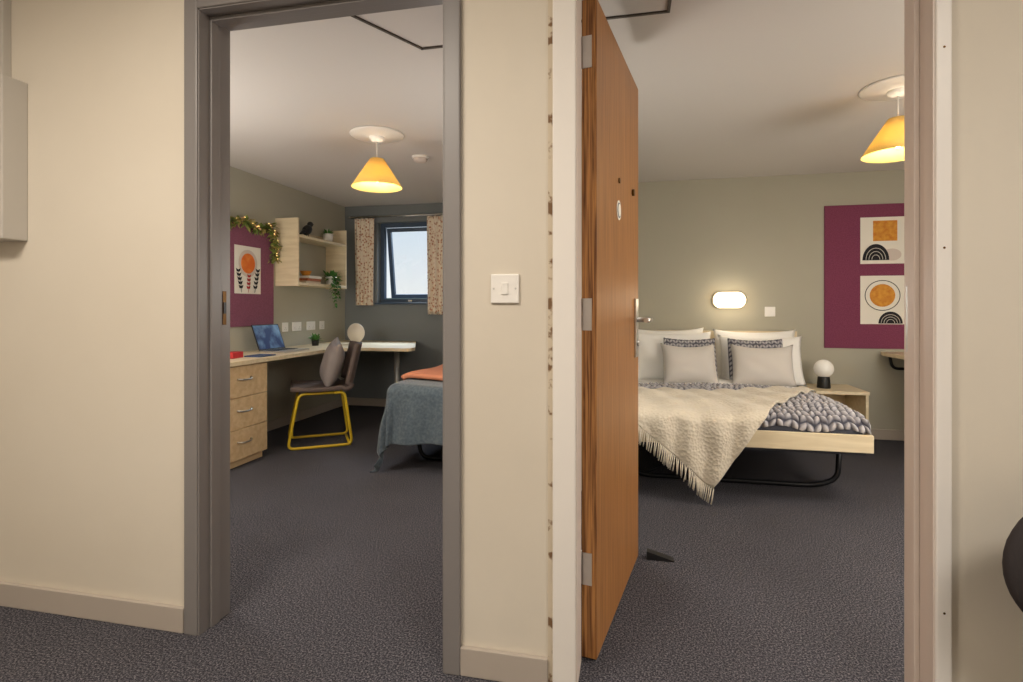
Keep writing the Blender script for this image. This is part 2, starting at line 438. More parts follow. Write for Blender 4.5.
# office chair, mostly out of view at the right end of the hall
g=group('office_chair',(1.03,1.2,0))
ball('backrest',(0.995,1.36,0.55),0.21,m_uph,g,scale=(1,0.22,0.85),sub=4)
pillow('seat',0.38,0.42,0.09,m_uph,(1.06,1.12,0.36),(0,0,0),g,sag=0)
tube('back_bracket',[(1.04,1.15,0.33),(1.04,1.38,0.33),(1.04,1.405,0.56)],0.012,m_black,g)
cyl('gas_stem',(1.06,1.12,0.08),(1.06,1.12,0.34),0.022,m_black,g)
for k in range(5):
    a=k*2*math.pi/5+0.3; ex,ey=1.06+0.18*math.cos(a),1.12+0.18*math.sin(a)
    cyl('spoke_%d'%k,(1.06,1.12,0.09),(ex,ey,0.065),0.016,m_black,g,seg=10)
    cyl('castor_%d'%k,(ex-0.012,ey,0.028),(ex+0.012,ey,0.028),0.028,m_blackp,g,seg=16)

# ---------------------------------------------------------------- pendants
def pendant(x,y,nm='pendant_lamp'):
    g=group(nm,(x,y,H))
    lathe('ceiling_plate',[(0,H),(0.17,H),(0.175,H-0.006),(0.165,H-0.014),(0.07,H-0.018),(0.06,H-0.022),(0,H-0.022)],(x,y,0),m_plast,g)
    lathe('ceiling_rose',[(0.05,H-0.02),(0.048,H-0.035),(0.03,H-0.05),(0,H-0.052)],(x,y,0),m_plast,g)
    cyl('flex',(x,y,H-0.045),(x,y,2.07),0.004,m_plast,g,seg=8)
    cyl('lampholder',(x,y,2.015),(x,y,2.085),0.019,m_plast,g)
    prof=[(0.045,2.085),(0.086,2.021),(0.127,1.958),(0.165,1.897),(0.163,1.897),(0.125,1.958),(0.084,2.021),(0.043,2.085)]
    lathe('shade',prof+[prof[0]],(x,y,0),m_shade,g,seg=48)
    for k in range(3):
        a=k*2*math.pi/3
        cyl('spider_%d'%k,(x,y,2.08),(x+0.044*math.cos(a),y+0.044*math.sin(a),2.08),0.0015,m_steel,g,seg=6)
    ball('bulb',(x,y,1.975),0.032,m_bulb,g,scale=(1,1,1.3))
    l=bpy.data.lights.new('pendant_light','POINT'); l.energy=7.0; l.color=(1.0,0.84,0.62); l.shadow_soft_size=0.05
    o=bpy.data.objects.new('pendant_light',l); o.location=(x,y,1.92); sc.collection.objects.link(o)
    o.parent=g; o.matrix_parent_inverse=Matrix.Translation((-x,-y,-H))
pendant(-1.63,3.30); pendant(1.365,3.17,'pendant_lamp.001')
g=group('smoke_detector',(-1.55,3.86,H))
lathe('base',[(0,H),(0.065,H),(0.065,H-0.012),(0.055,H-0.016)],(-1.55,3.86,0),m_plast,g)
lathe('sensor_head',[(0.052,H-0.014),(0.05,H-0.035),(0.03,H-0.045),(0,H-0.046)],(-1.55,3.86,0),m_pink,g)

# ceiling access hatches
def hatch(nm,pts,w=0.012):
    bm=bmesh.new()
    for i in range(len(pts)-1):
        a=Vector((*pts[i],0)); c=Vector((*pts[i+1],0)); d=(c-a).normalized(); s=Vector((-d.y,d.x,0))*w/2
        a=a-d*w/2; c=c+d*w/2
        lo=[bm.verts.new((p.x,p.y,H-0.006)) for p in (a-s,c-s,c+s,a+s)]; hi=[bm.verts.new((p.x,p.y,H)) for p in (a-s,c-s,c+s,a+s)]
        bm.faces.new(lo); bm.faces.new(hi)
        for k in range(4): bm.faces.new((lo[k],lo[(k+1)%4],hi[(k+1)%4],hi[k]))
    return fin(nm,bm,m_hatch)
hatch('ceiling_hatch',[(0.148,1.75),(0.148,2.17),(-0.25,2.17),(-0.25,1.75),(0.148,1.75)])
hatch('ceiling_hatch.001',[(-1.08,1.90),(-0.895,2.25),(-0.45,2.25),(-0.45,1.75),(-1.16,1.76),(-1.08,1.90)])

# ---------------------------------------------------------------- LEFT ROOM
# window
g=group('window_1',(-2.4,LB+0.16,1.6))
def wframe(nm,x0,x1,y0,y1,z0,z1,w,m,parent):
    boxes(nm,[(x0,x1,y0,y1,z0,z0+w),(x0,x1,y0,y1,z1-w,z1),(x0,x0+w,y0,y1,z0+w,z1-w),(x1-w,x1,y0,y1,z0+w,z1-w)],m,parent,bev=0.002)
wframe('outer_frame',wx0,wx1,LB+0.08,LB+0.14,wz0,wz1,0.045,m_winf,g)
# open casement, hinged at top and pushed outward
bm=bmesh.new()
for bb in [(wx0+.045,wx1-.045,-0.02,0.02,-0.81,-0.765),(wx0+.045,wx1-.045,-0.02,0.02,-0.045,0),(wx0+.045,wx0+.09,-0.02,0.02,-0.765,-0.045),(wx1-.09,wx1-.045,-0.02,0.02,-0.765,-0.045)]:
    addbox(bm,*bb)
mt=Matrix.Translation((0,LB+0.16,wz1-0.045))@Matrix.Rotation(math.radians(9),4,'X')
bmesh.ops.transform(bm,matrix=mt,verts=bm.verts[:]); fin('sash',bm,m_winf,g)
bm=bmesh.new(); addbox(bm,wx0+.09,wx1-.09,-0.004,0.004,-0.765,-0.045); bmesh.ops.transform(bm,matrix=mt,verts=bm.verts[:]); fin('pane',bm,m_glass,g)
box('sill',wx0-0.02,wx1+0.02,LB-0.03,LB+0.08,wz0-0.02,wz0,m_winf,g,bev=0.003)
box('handle',-2.42,-2.38,LB+0.06,LB+0.085,wz0+0.01,wz0+0.03,m_steel,g,bev=0.002)
# curtains
def curtain(nm,x0,x1,z0,z1,seed,tie=0.0):
    def f(u,v):
        w=1-tie*(math.sin(min(1,(1-v)*1.0)*math.pi*0.5)**2)
        xc=(x0+x1)/2
        x=xc+(u-0.5)*(x1-x0)*w
        y=LB-0.060+0.024*math.sin(u*2*math.pi*4.5+seed)*(0.6+0.4*(1-v))
        return (x,y,z0+(z1-z0)*v)
    return grid(nm,f,70,24,m_curt,None,0.004)
curtain('curtain',-3.01,-2.77,1.13,2.10,0.3,0.12); curtain('curtain.001',-2.155,-1.84,1.03,2.10,1.3,0.05)
g=group('curtain_rail',(-2.45,LB-0.055,2.12))
cyl('pole',(-3.06,LB-0.055,2.115),(-1.78,LB-0.055,2.115),0.010,m_steel,g,seg=12)
for i,xx in enumerate((-3.04,-2.45,-1.81)):
    cyl('bracket_%d'%i,(xx,LB-0.055,2.115),(xx,LB,2.115),0.006,m_steel,g,seg=10)
for i,xx in enumerate((-3.07,-1.77)):
    ball('finial_%d'%i,(xx,LB-0.055,2.115),0.014,m_steel,g,sub=2)

# desk (L-shaped) + pedestal
DZ=0.735
g=group('desk',(-2.8,4.2,0))
poly=[(LX+0.002,2.80),(-2.60,2.80),(-2.60,4.30)]
for k in range(1,8):
    a=k/8*math.pi/2; poly.append((-2.60+0.25*(1-math.cos(a)), 4.30+0.25*math.sin(a)))
poly+=[(-2.30,4.56),(-1.99,4.56)]
for k in range(1,6):
    a=k/6*math.pi/2; poly.append((-1.99+0.06*math.sin(a),4.62-0.06*math.cos(a)))
poly+=[(-1.94,4.70),(-2.30,LB-0.002),(LX+0.002,LB-0.002)]
prism('top',poly,DZ-0.028,DZ,m_birchp,g)
cyl('leg_post',(-2.19,4.85,0.0),(-2.19,4.85,DZ-0.028),0.025,M('leg_grey',(170,170,168),0.4,metal=0.5),g)
box('end_panel',LX+0.02,-2.66,2.82,2.84,0,DZ-0.028,m_birchz,g)
box('modesty_bracket',LX+0.002,LX+0.03,3.6,5.5,DZ-0.10,DZ-0.028,m_birch,g)
g=group('drawer_pedestal',(-2.86,3.2,0))
box('carcass',LX+0.05,-2.640,3.02,3.53,0.05,DZ-0.029,m_birchz,g)
box('plinth',LX+0.05,-2.66,3.03,3.52,0,0.05,m_birchz,g)
zs=[(0.055,0.262),(0.267,0.480),(0.485,0.698)]
for i,(a,c) in enumerate(zs):
    box('drawer_front_%d'%i,-2.640,-2.622,3.024,3.526,a,c,m_birch,g,bev=0.002)
    zc=(a+c)/2+0.02
    tube('handle_%d'%i,[(-2.622,3.21,zc),(-2.595,3.23,zc-0.004),(-2.590,3.28,zc-0.008),(-2.595,3.33,zc-0.004),(-2.622,3.35,zc)],0.006,m_steel,g,rad=0.02,seg=8)

# notice board left wall
box('notice_board',LX,LX+0.014,3.10,4.32,0.945,1.82,m_purple,bev=0.002)
g=group('sun_print',(LX+0.016,3.98,1.42))
X=LX+0.0145
box('sheet',X,X+0.0015,3.82,4.14,1.22,1.62,m_paper,g)
disc('ring_outer',(X+0.0018,3.98,1.475),0.115,0.115,m_pink,g,normal='x',th=0.0008)
disc('sun',(X+0.0028,3.98,1.475),0.085,0.085,m_orange,g,normal='x',th=0.0012)
def sprig(nm,y0,z0,y1,z1,n,mat,ln):
    bm=bmesh.new(); sweep(bm,[(X+0.003,y0,z0),(X+0.003,(y0+y1)/2+0.01,(z0+z1)/2),(X+0.003,y1,z1)],0.002,4)
    for i in range(n):
        t=(i+1)/n; yy=y0+(y1-y0)*t; zz=z0+(z1-z0)*t
        for s in (-1,1):
            p=[(0,0),(0.3*ln,0.012),(ln,0.0),(0.3*ln,-0.012)]; a=math.radians(90-s*45)
            vs=[bm.verts.new((X+0.0045,yy+q*math.cos(a)-w*math.sin(a),zz+q*math.sin(a)+w*math.cos(a))) for q,w in p]
            bm.faces.new(vs)
    fin(nm,bm,mat,g)
sprig('sprig_a',3.90,1.23,3.86,1.40,5,m_ink,0.042); sprig('sprig_b',3.98,1.23,3.99,1.36,4,m_red,0.035)
sprig('sprig_c',4.06,1.23,4.10,1.41,5,m_ink,0.042)

# shelf unit
g=group('wall_shelf',(LX+0.12,4.8,1.6))
SX=-2.925
box('side_near',LX,SX,4.36,4.378,1.30,1.92,m_birchp,g,bev=0.001)
box('side_far',LX,SX,5.20,5.218,1.30,1.92,m_birchp,g,bev=0.001)
box('shelf_lower',LX,SX,4.378,5.20,1.31,1.334,m_birchp,g,bev=0.001)
box('shelf_upper',LX,SX,4.378,5.20,1.745,1.769,m_birchp,g,bev=0.001)
box('back_rail',LX,LX+0.016,4.378,5.20,1.769,1.84,m_birchp,g)
# bird
g=group('bird_figurine',(-3.00,4.62,1.77))
bz=1.769; bx=-2.99
ball('body',(bx,4.60,bz+0.072),0.050,m_blackp,g,scale=(0.8,1.3,0.9),rot=(math.radians(35),0,0))
ball('head',(bx,4.65,bz+0.132),0.028,m_blackp,g)
cyl('beak',(bx,4.672,bz+0.134),(bx,4.715,bz+0.140),0.010,m_blackp,g,r2=0.001,seg=10)
cyl('tail',(bx,4.565,bz+0.06),(bx,4.48,bz+0.020),0.024,m_blackp,g,r2=0.006,seg=10)
for i,s in enumerate((-0.012,0.012)):
    cyl('leg_%d'%i,(bx+s,4.605,bz),(bx+s,4.605,bz+0.04),0.003,m_blackp,g,seg=6)
cyl('foot_base',(bx,4.605,bz),(bx,4.605,bz+0.005),0.025,m_blackp,g)
def leaves(bm,c,n,L,w,spread,up,rnd):
    for i in range(n):
        a=rnd.uniform(0,2*math.pi); e=rnd.uniform(up[0],up[1]); r=rnd.uniform(0,spread)
        base=Vector(c)+Vector((r*math.cos(a),r*math.sin(a),0))
        d=Vector((math.cos(a)*math.cos(e),math.sin(a)*math.cos(e),math.sin(e))); s=d.cross(Vector((0,0,1))).normalized() if abs(d.z)<0.99 else Vector((1,0,0))
        l=L*rnd.uniform(0.7,1.2); k=Vector((0,0,-0.18*l)); sg=w*rnd.uniform(0.8,1.2)
        nrm=d.cross(s)*w*0.25
        vs=[bm.verts.new(p) for p in (base,base+d*l*0.35+s*sg+nrm,base+d*l*0.7+s*sg*0.7+k*0.5,base+d*l+k,base+d*l*0.7-s*sg*0.7+k*0.5,base+d*l*0.35-s*sg+nrm)]
        bm.faces.new((vs[0],vs[1],vs[2],vs[3])); bm.faces.new((vs[0],vs[3],vs[4],vs[5]))
rnd=random.Random(3)
g=group('potted_succulent',(-3.00,4.98,1.77))
lathe('pot',[(0,0),(0.040,0),(0.052,0.085),(0.046,0.085),(0.044,0.075),(0,0.075)],(-3.0,4.98,1.769),m_plast,g)
bm=bmesh.new(); leaves(bm,(-3.0,4.98,1.842),26,0.07,0.012,0.02,(0.2,1.3),rnd); fin('leaves',bm,m_leaf,g,True)
g=group('trailing_plant',(-2.99,5.0,1.34))
lathe('pot',[(0,0),(0.045,0),(0.058,0.09),(0.052,0.09),(0.05,0.08),(0,0.08)],(-2.99,5.02,1.334),m_plast,g)
bm=bmesh.new(); leaves(bm,(-2.99,5.02,1.41),46,0.11,0.018,0.03,(-0.2,1.0),rnd)
for k in range(8):
    x0=-2.91+rnd.uniform(0,0.03); y0=5.0+rnd.uniform(-0.14,0.08); ln=rnd.uniform(0.15,0.34)
    for j in range(int(ln/0.018)):
        z=1.42-j*0.018
        leaves(bm,(max(-2.885,x0)+rnd.uniform(-0.004,0.012),y0+rnd.uniform(-0.01,0.01),z),2,0.038,0.013,0.004,(-0.8,0.3),rnd)
fin('leaves',bm,m_leaf,g,True)
g=group('book_stack',(-3.03,4.68,1.36))
cols=[(216,198,170),(170,102,68),(232,224,210)]; z=1.3345
for i,c in enumerate(cols):
    box('book_%d'%i,-3.13,-2.97+0.01*i,4.55+0.012*i,4.80-0.01*i,z,z+0.024,M('book_cover_%d'%i,c,0.6),g,bev=0.002); z+=0.024
lathe('bowl',[(0,0),(0.03,0),(0.055,0.05),(0.05,0.05),(0.028,0.008),(0,0.008)],(-3.05,4.67,z),m_amber,g)

# garland of leaves with tiny lights along board top
g=group('fairy_light_garland',(LX+0.03,3.9,1.8))
bm=bmesh.new(); bl=bmesh.new(); bw=bmesh.new(); bf_=bmesh.new(); pts=[]
for i in range(90):
    t=i/89
    if t<0.72: y=3.12+t/0.72*1.12; z=1.84-0.05*abs(math.sin(t/0.72*math.pi*3))
    else: q=(t-0.72)/0.28; y=4.24+0.07*math.sin(q*2.0); z=1.84-q*0.30
    pts.append(Vector((LX+0.03,y,z)))
sweep(bw,pts,0.003,5)
for p in pts:
    leaves(bm,p+Vector((0.004,0,0)),4,0.075,0.020,0.016,(-1.1,1.0),rnd)
    if rnd.random()<0.3: leaves(bf_,p+Vector((0.03,0,0)),5,0.028,0.011,0.003,(-1.2,1.2),rnd)
    if rnd.random()<0.3:
        q=p+Vector((0.035,rnd.uniform(-0.02,0.02),rnd.uniform(-0.02,0.02)))
        bmesh.ops.create_icosphere(bl,subdivisions=1,radius=0.005,matrix=Matrix.Translation(q))
for bb in (bm,bf_):
    for v_ in bb.verts: v_.co.x=max(v_.co.x,LX+0.017)
fin('wire',bw,m_black,g); fin('leaves',bm,m_leafy,g); fin('flowers',bf_,m_petal,g); fin('fairy_bulbs',bl,M('fairy_bulb',(255,220,150),0.5,emit=((255,210,130),2.0)),g)

# sockets on left wall
def socket(nm,yc,zc,w=0.146):
    g=group(nm,(LX,yc,zc))
    box('plate',LX,LX+0.009,yc-w/2,yc+w/2,zc-0.043,zc+0.043,m_plast,g,bev=0.003)
    for k in ((-0.035,0.035) if w>0.1 else (0,)):
        box('rocker',LX+0.009,LX+0.012,yc+k-0.006,yc+k+0.006,zc+0.012,zc+0.032,m_plast,g)
        for dy,dz in ((-0.011,-0.022),(0.011,-0.022),(0,-0.006)):
            box('pin_hole',LX+0.009,LX+0.0095,yc+k+dy-0.003,yc+k+dy+0.003,zc+dz-0.002,zc+dz+0.002,m_ink,g)
socket('wall_socket',4.50,0.92,0.086); socket('wall_socket.001',4.68,0.92); socket('wall_socket.002',4.92,0.92); socket('wall_socket.003',5.12,0.92,0.086)

# desk things
g=group('laptop',(-2.88,4.0,DZ))
box('base',-2.96,-2.72,3.88,4.22,DZ,DZ+0.014,m_steel,g,bev=0.003)
box('keyboard',-2.92,-2.81,3.91,4.19,DZ+0.014,DZ+0.016,m_blackp,g)
box('trackpad',-2.795,-2.735,4.0,4.10,DZ+0.014,DZ+0.015,m_enamel,g)
mt=Matrix.Translation((-2.955,0,DZ+0.013))@Matrix.Rotation(math.radians(-20),4,'Y')
bm=bmesh.new(); addbox(bm,-0.007,0,3.88,4.22,0,0.225); bmesh.ops.transform(bm,matrix=mt,verts=bm.verts[:]); fin('lid',bm,m_blackp,g)
bm=bmesh.new(); addbox(bm,0,0.001,3.888,4.212,0.012,0.217); bmesh.ops.transform(bm,matrix=mt,verts=bm.verts[:]); fin('display',bm,m_disp,g)
box('card_box',-2.86,-2.78,3.36,3.47,DZ,DZ+0.045,m_red,bev=0.004)
box('notebook',-2.80,-2.66,3.50,3.68,DZ,DZ+0.010,M('notebook_blue',(60,76,110),0.6),bev=0.002)
g=group('desk_plant',(-2.98,4.72,DZ))
lathe('pot',[(0,0),(0.03,0),(0.038,0.06),(0.034,0.06),(0.03,0.05),(0,0.05)],(-2.98,4.72,DZ),m_blackp,g)
bm=bmesh.new(); leaves(bm,(-2.98,4.72,DZ+0.05),40,0.085,0.014,0.02,(0.1,1.4),rnd); fin('leaves',bm,m_leaf,g,True)
g=group('vanity_mirror',(-2.70,5.0,DZ))
mc=(-2.70,5.0,DZ+0.115)
lathe('frame',[(0,-0.008),(0.09,-0.008),(0.096,0),(0.09,0.010),(0,0.010)],mc,m_mirror,g,axis='y')
lathe('glass',[(0,-0.0095),(0.080,-0.0095),(0.080,-0.008)],mc,m_mirror,g,axis='y')
lathe('foot',[(0,0),(0.06,0),(0.058,0.010),(0.012,0.014),(0.008,0.025),(0,0.025)],(mc[0],mc[1],DZ),m_mirror,g)

# chair (turned a little toward the door)
g=group('desk_chair',(-2.48,3.99,0)); g['local']=1; g.rotation_euler=(0,0,math.radians(34))
for i,yy in enumerate((-0.20,0.20)):
    tube('sled_frame_%d'%i,[(0.10,yy,0.43),(-0.16,yy,0.43),(-0.24,yy,0.011),(0.24,yy,0.011),(0.18,yy,0.43),(0.10,yy,0.43)],0.011,m_yel,g,rad=0.05)
tube('cross_rear',[(0.22,-0.20,0.011),(0.22,0.20,0.011)],0.010,m_yel,g)
tube('cross_front',[(-0.21,-0.20,0.11),(-0.21,0.20,0.11)],0.010,m_yel,g)
def shell(u,v):
    y=(u-0.5)*0.46*(1-0.15*max(0,v-0.7)/0.3)
    if v<0.5: x=-0.22+v/0.5*0.40; z=0.455-0.012*math.sin(v*2*math.pi)
    elif v<0.62:
        a=(v-0.5)/0.12*math.radians(80); x=0.18+0.07*math.sin(a); z=0.455+0.07*(1-math.cos(a))
    else:
        q=(v-0.62)/0.38; x=0.249+0.07*q; z=0.513+0.30*q
    c=(abs(u-0.5)*2)**2.5
    z+=0.02*c*(1 if v<0.5 else 0); x-=0.05*c*(1 if v>0.6 else 0)
    return (x,y,z)
grid('upholstered_shell',shell,20,36,m_chair,g,0.035)
pillow('back_cushion',0.40,0.38,0.15,m_cush,(0.10,-0.02,0.66),(math.radians(74),math.radians(6),math.radians(-90)),g,seed=8)

# left bed with blue throw
g=group('single_bed',(-1.0,4.4,0))
bx0,bx1,by0,by1=-1.60,-0.45,3.42,5.30
boxes('frame_rails',[(bx0,bx0+0.02,by0,by1,0.27,0.35),(bx1-0.02,bx1,by0,by1,0.27,0.35),(bx0,bx1,by0-0.02,by0,0.27,0.35),(bx0,bx1,by1,by1+0.02,0.0,0.85)],m_birch,g)
box('mattress',bx0+0.01,bx1-0.01,by0,by1,0.33,0.54,m_linen,g,bev=0.05,seg=4)
for i,yy in enumerate((3.70,4.9)):
    tube('leg_loop_%d'%i,[(bx0+0.08,yy,0.29),(bx0+0.12,yy,0.015),(bx1-0.12,yy,0.015),(bx1-0.08,yy,0.29)],0.016,m_black,g,rad=0.07)
def drape_fn(x0,x1,y0,y1,hx,hy,top,amp=0.018,hr=0,zfloor=0.012):
    R=0.07
    def f(u,v):
        a=-hx+u*(hx+(x1-x0)+hr); b_=-hy+v*(hy+(y1-y0))
        ox=min(a,0) if a<0 else max(a-(x1-x0),0); oy=min(b_,0)
        x=x0+min(max(a,0),x1-x0); y=y0+max(b_,0)
        d=math.hypot(ox,oy); z=top+0.010*math.sin(7*a+2)*math.sin(6*b_+1)
        if d>1e-6:
            nx,ny=ox/d,oy/d
            s=min(d/R,math.pi/2); out=R*math.sin(s); z-=R*(1-math.cos(s))
            ex=max(0,d-R*math.pi/2); z-=ex*0.985
            ph=(b_ if abs(nx)>abs(ny) else a)*24+math.atan2(ny,nx)*5
            out+=ex*0.13+amp*math.sin(ph)*min(1,ex/0.15)
            x+=nx*out; y+=ny*out
            if z<zfloor:
                ext=zfloor-z; z=zfloor+0.012*abs(math.sin(a*30+b_*22)); x+=nx*ext*0.4; y+=ny*ext*0.4
        return Vector((x,y,z))
    return f
bf=drape_fn(bx0+0.05,bx1-0.1,by0+0.03,by0+0.62,0.48,0.42,0.575)
grid('blue_throw',bf,110,110,m_blue,g,0.008)
bm=bmesh.new()
for k in range(16):
    u=0.0+0.008*k; p=bf(u,0.0)
    if p.z<0.30: sweep(bm,[p,p+Vector((-0.012,-0.012,max(-0.03,0.008-p.z))),p+Vector((-0.03,-0.03,max(-0.06,0.006-p.z)))],0.004,5)
fin('tassels',bm,m_blue,g)
grid('peach_throw',drape_fn(bx0+0.06,bx1-0.12,by0+0.20,by0+1.0,0.06,0.0,0.610),60,40,m_peach,g,0.034)
pillow('pillow',0.62,0.42,0.15,m_linen,(-1.0,5.02,0.68),(math.radians(35),0,0),g,seed=2)

# ---------------------------------------------------------------- RIGHT ROOM bed
g=group('double_bed',(0.6,4.2,0))
qx0,qx1,qy0,qy1=-0.09,1.265,3.26,5.00
box('foot_rail',qx0-0.02,qx1+0.015,qy0-0.025,qy0,0.320,0.415,m_birchp,g,bev=0.003)
box('side_rail_right',qx1-0.005,qx1+0.015,qy0,qy1,0.320,0.415,m_birchp,g,bev=0.002)
box('side_rail_left',qx0-0.02,qx0,qy0,qy1,0.320,0.415,m_birchp,g,bev=0.002)
box('headboard',qx0-0.06,qx1+0.14,qy1+0.035,qy1+0.060,0.25,0.90,m_birchp,g,bev=0.003)
box('slat_base',qx0,qx1-0.01,qy0+0.01,qy1,0.30,0.325,m_matt,g)
box('mattress',qx0+0.01,qx1-0.01,qy0+0.01,qy1,0.325,0.47,m_matt,g,bev=0.05,seg=4)
for i,yy in enumerate((3.62,4.5)):
    tube('leg_loop_%d'%i,[(qx0+0.05,yy,0.31),(qx0+0.05,yy,0.10),(qx0+0.16,yy,0.016),(qx1-0.16,yy,0.016),(qx1-0.03,yy,0.06),(qx1-0.02,yy,0.31)],0.016,m_black,g,rad=0.08)
tube('under_bar',[(qx0+0.16,3.62,0.016),(0.55,4.0,0.13),(qx1-0.3,4.5,0.016)],0.010,m_black,g,rad=0.2)
TOP=0.515
def base_pt(a,b_):
    W=qx1-qx0
    ox=-min(a,0) if a<0 else max(a-W,0); x=qx0+min(max(a,0),W)
    sgn=-1 if a<0 else 1
    oy=-min(b_,0); y=qy0+0.06+max(b_,0); z=TOP+0.012*math.sin(5*a+1)*math.sin(4*b_)
    d=math.hypot(ox,oy); nrm=Vector((0,0,1))
    if d>1e-6:
        nx,ny=sgn*ox/d,-oy/d; R=0.07; s=min(d/R,math.pi/2)
        out=R*math.sin(s); z-=R*(1-math.cos(s)); z-=max(0,d-R*math.pi/2)
        x+=nx*out*0.35-0.01*nx; y+=ny*out*0.6
        nrm=Vector((nx*math.sin(s)*0.5,ny*math.sin(s),math.cos(s)))
    e=max(0,min(a,W-a,b_)); z-=0.03*math.exp(-e/0.08)
    return Vector((x,y,max(z,0.418))),nrm
def knitgrid(name,fn,nu,nv,su,sv,parent,hgt=0.018):
    bm=bmesh.new(); vals=[]; g_=[]
    for i in range(nu+1):
        row=[]
        for j in range(nv+1):
            u=i/nu;v=j/nv
            p,nn=fn(u,v)
            A=u*su; B=v*sv
            fr=(A%1.0)-0.5
            w=abs(math.sin(math.pi*(B+abs(fr)*0.9)))
            edge=1-(abs(abs(fr)-0.25)*4)**2
            h=max(0,w)*max(0.0,edge)**0.5
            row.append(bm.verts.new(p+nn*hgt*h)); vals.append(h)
        g_.append(row)
    for i in range(nu):
        for j in range(nv): bm.faces.new((g_[i][j],g_[i+1][j],g_[i+1][j+1],g_[i][j+1]))
    me=bpy.data.meshes.new(name); bm.to_mesh(me); bm.free(); me.materials.append(m_knit)
    for p in me.polygons: p.use_smooth=True
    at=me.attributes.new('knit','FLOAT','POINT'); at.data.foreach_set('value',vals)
    o=bpy.data.objects.new(name,me); sc.collection.objects.link(o); o.parent=parent
    o.matrix_parent_inverse=Matrix.Translation(-Vector(parent.location)); return o
Wd=qx1-qx0
knitgrid('knitted_blanket',lambda u,v: base_pt(-0.09+u*(Wd+0.18)+0.012*math.sin(v*23+u*9),-0.10+v*1.05+0.012*math.sin(u*31)),350,320,21,19,g,0.026)
def duv(u,v):
    p,nn=base_pt(-0.05+u*(Wd+0.10),0.85+v*0.85); return (p.x,p.y,p.z-0.002)
grid('duvet',duv,50,40,m_linen,g,0.02)
A_=(0.00,0.42);B_=(1.25,0.76);C_=(0.46,-0.47);D_=(-0.06,-0.04)
def throw_pt(u,v,lift=0.034):
    px=(A_[0]*(1-u)+B_[0]*u)*(1-v)+(D_[0]*(1-u)+C_[0]*u)*v
    pv=(A_[1]*(1-u)+B_[1]*u)*(1-v)+(D_[1]*(1-u)+C_[1]*u)*v
    px+=0.02*math.sin(v*math.pi)*u**4
    if pv>=0:
        p,nn=base_pt(px-qx0,pv); p=p+Vector((0,0,1))*lift
        p.z+=0.008*math.sin(px*30+pv*14)+0.006*math.sin(px*11-pv*23)
        return p
    p,nn=base_pt(px-qx0,0); p=p+Vector((0,0,1))*lift
    p.z+=0.008*math.sin(px*30)+0.006*math.sin(px*11)
    d=-pv; R=0.06; s=min(d/R,math.pi/2)
    y=p.y-(0.125)*math.sin(s); z=p.z-R*(1-math.cos(s))-max(0,d-R*math.pi/2)*0.97
    fall=min(1,d/0.15)
    y-=0.014*(1+math.sin(px*42))*fall
    return Vector((px+0.01*math.sin(d*20+px*20)*fall,y,max(z,0.01)))
nt=m_cream.node_tree; b=nt.nodes['Principled BSDF']; tc=nt.nodes.new('ShaderNodeTexCoord')
wv=nt.nodes.new('ShaderNodeTexVoronoi'); wv.inputs['Scale'].default_value=60
bp=nt.nodes.new('ShaderNodeBump'); bp.inputs['Strength'].default_value=0.8; bp.inputs['Distance'].default_value=0.006
nt.links.new(tc.outputs['Object'],wv.inputs['Vector']); nt.links.new(wv.outputs['Distance'],bp.inputs['Height']); nt.links.new(bp.outputs['Normal'],b.inputs['Normal'])
grid('cream_throw',lambda u,v: throw_pt(u,v),110,110,m_cream,g,0.012)
bm=bmesh.new()
for k in range(64):
    u=k/63; p=throw_pt(u,1.0)
    L=0.085
    a=p+Vector((0,-0.004,0)); dx=rnd.uniform(-0.012,0.012)-0.01
    pts=[a,a+Vector((dx*0.5,-0.012,-L*0.5)),a+Vector((dx,-0.012,-L))]
    if p.y>qy0-0.06: pts=[a,a+Vector((-0.01,-0.05,-0.01)),a+Vector((-0.015,-0.085,-L*0.6))]
    for t_ in pts: t_.z=max(t_.z,0.006)
    sweep(bm,pts,0.0035,5)
fin('throw_fringe',bm,m_cream,g)
# pillows
pillow('pillow_back_left',0.66,0.46,0.16,m_linen,(0.30,4.86,0.71),(math.radians(74),0,0),g,seed=1,sag=0.015)
pillow('pillow_back_right',0.66,0.46,0.16,m_linen,(1.03,4.86,0.70),(math.radians(74),0,0),g,seed=2,sag=0.015)
pillow('pillow_mid_left',0.66,0.44,0.17,m_linen,(0.35,4.70,0.70),(math.radians(68),0,math.radians(3)),g,seed=3,sag=0.015)
pillow('pillow_mid_right',0.64,0.42,0.17,m_linen,(1.04,4.70,0.68),(math.radians(68),0,math.radians(-3)),g,seed=4,sag=0.015)
def kp(cx,cy,cz,rx,rz,w,h):
    mt=Matrix.Translation((cx,cy,cz))@Euler((rx,0,rz)).to_matrix().to_4x4(); n3=(mt.to_3x3()@Vector((0,0,1))).normalized()
    def f(u,v):
        a=-1+2*u;b_=-1+2*v; ff=max(0,1-abs(a)**3)*max(0,1-abs(b_)**3)
        return mt@Vector((a*w/2,b_*h/2-0.02*(1-a*a)*v,0.055*ff**0.55)),n3
    return f
for i,(cx,rz) in enumerate(((0.475,0.04),(0.965,-0.04))):
    knitgrid('knit_cushion_%d'%i,kp(cx,4.52,0.700,math.radians(68),rz,0.40,0.34),110,80,9,9,g,0.012)
    pillow('knit_cushion_back_%d'%i,0.39,0.33,0.10,m_matt,(cx,4.535,0.700),(math.radians(68),0,rz),g,seed=5+i)
    pillow('grey_cushion_%d'%i,0.42+0.03*i,0.34,0.17,m_grey,(cx-0.02+0.04*i,4.40,0.670),(math.radians(64),0,rz*2),g,seed=11+i)

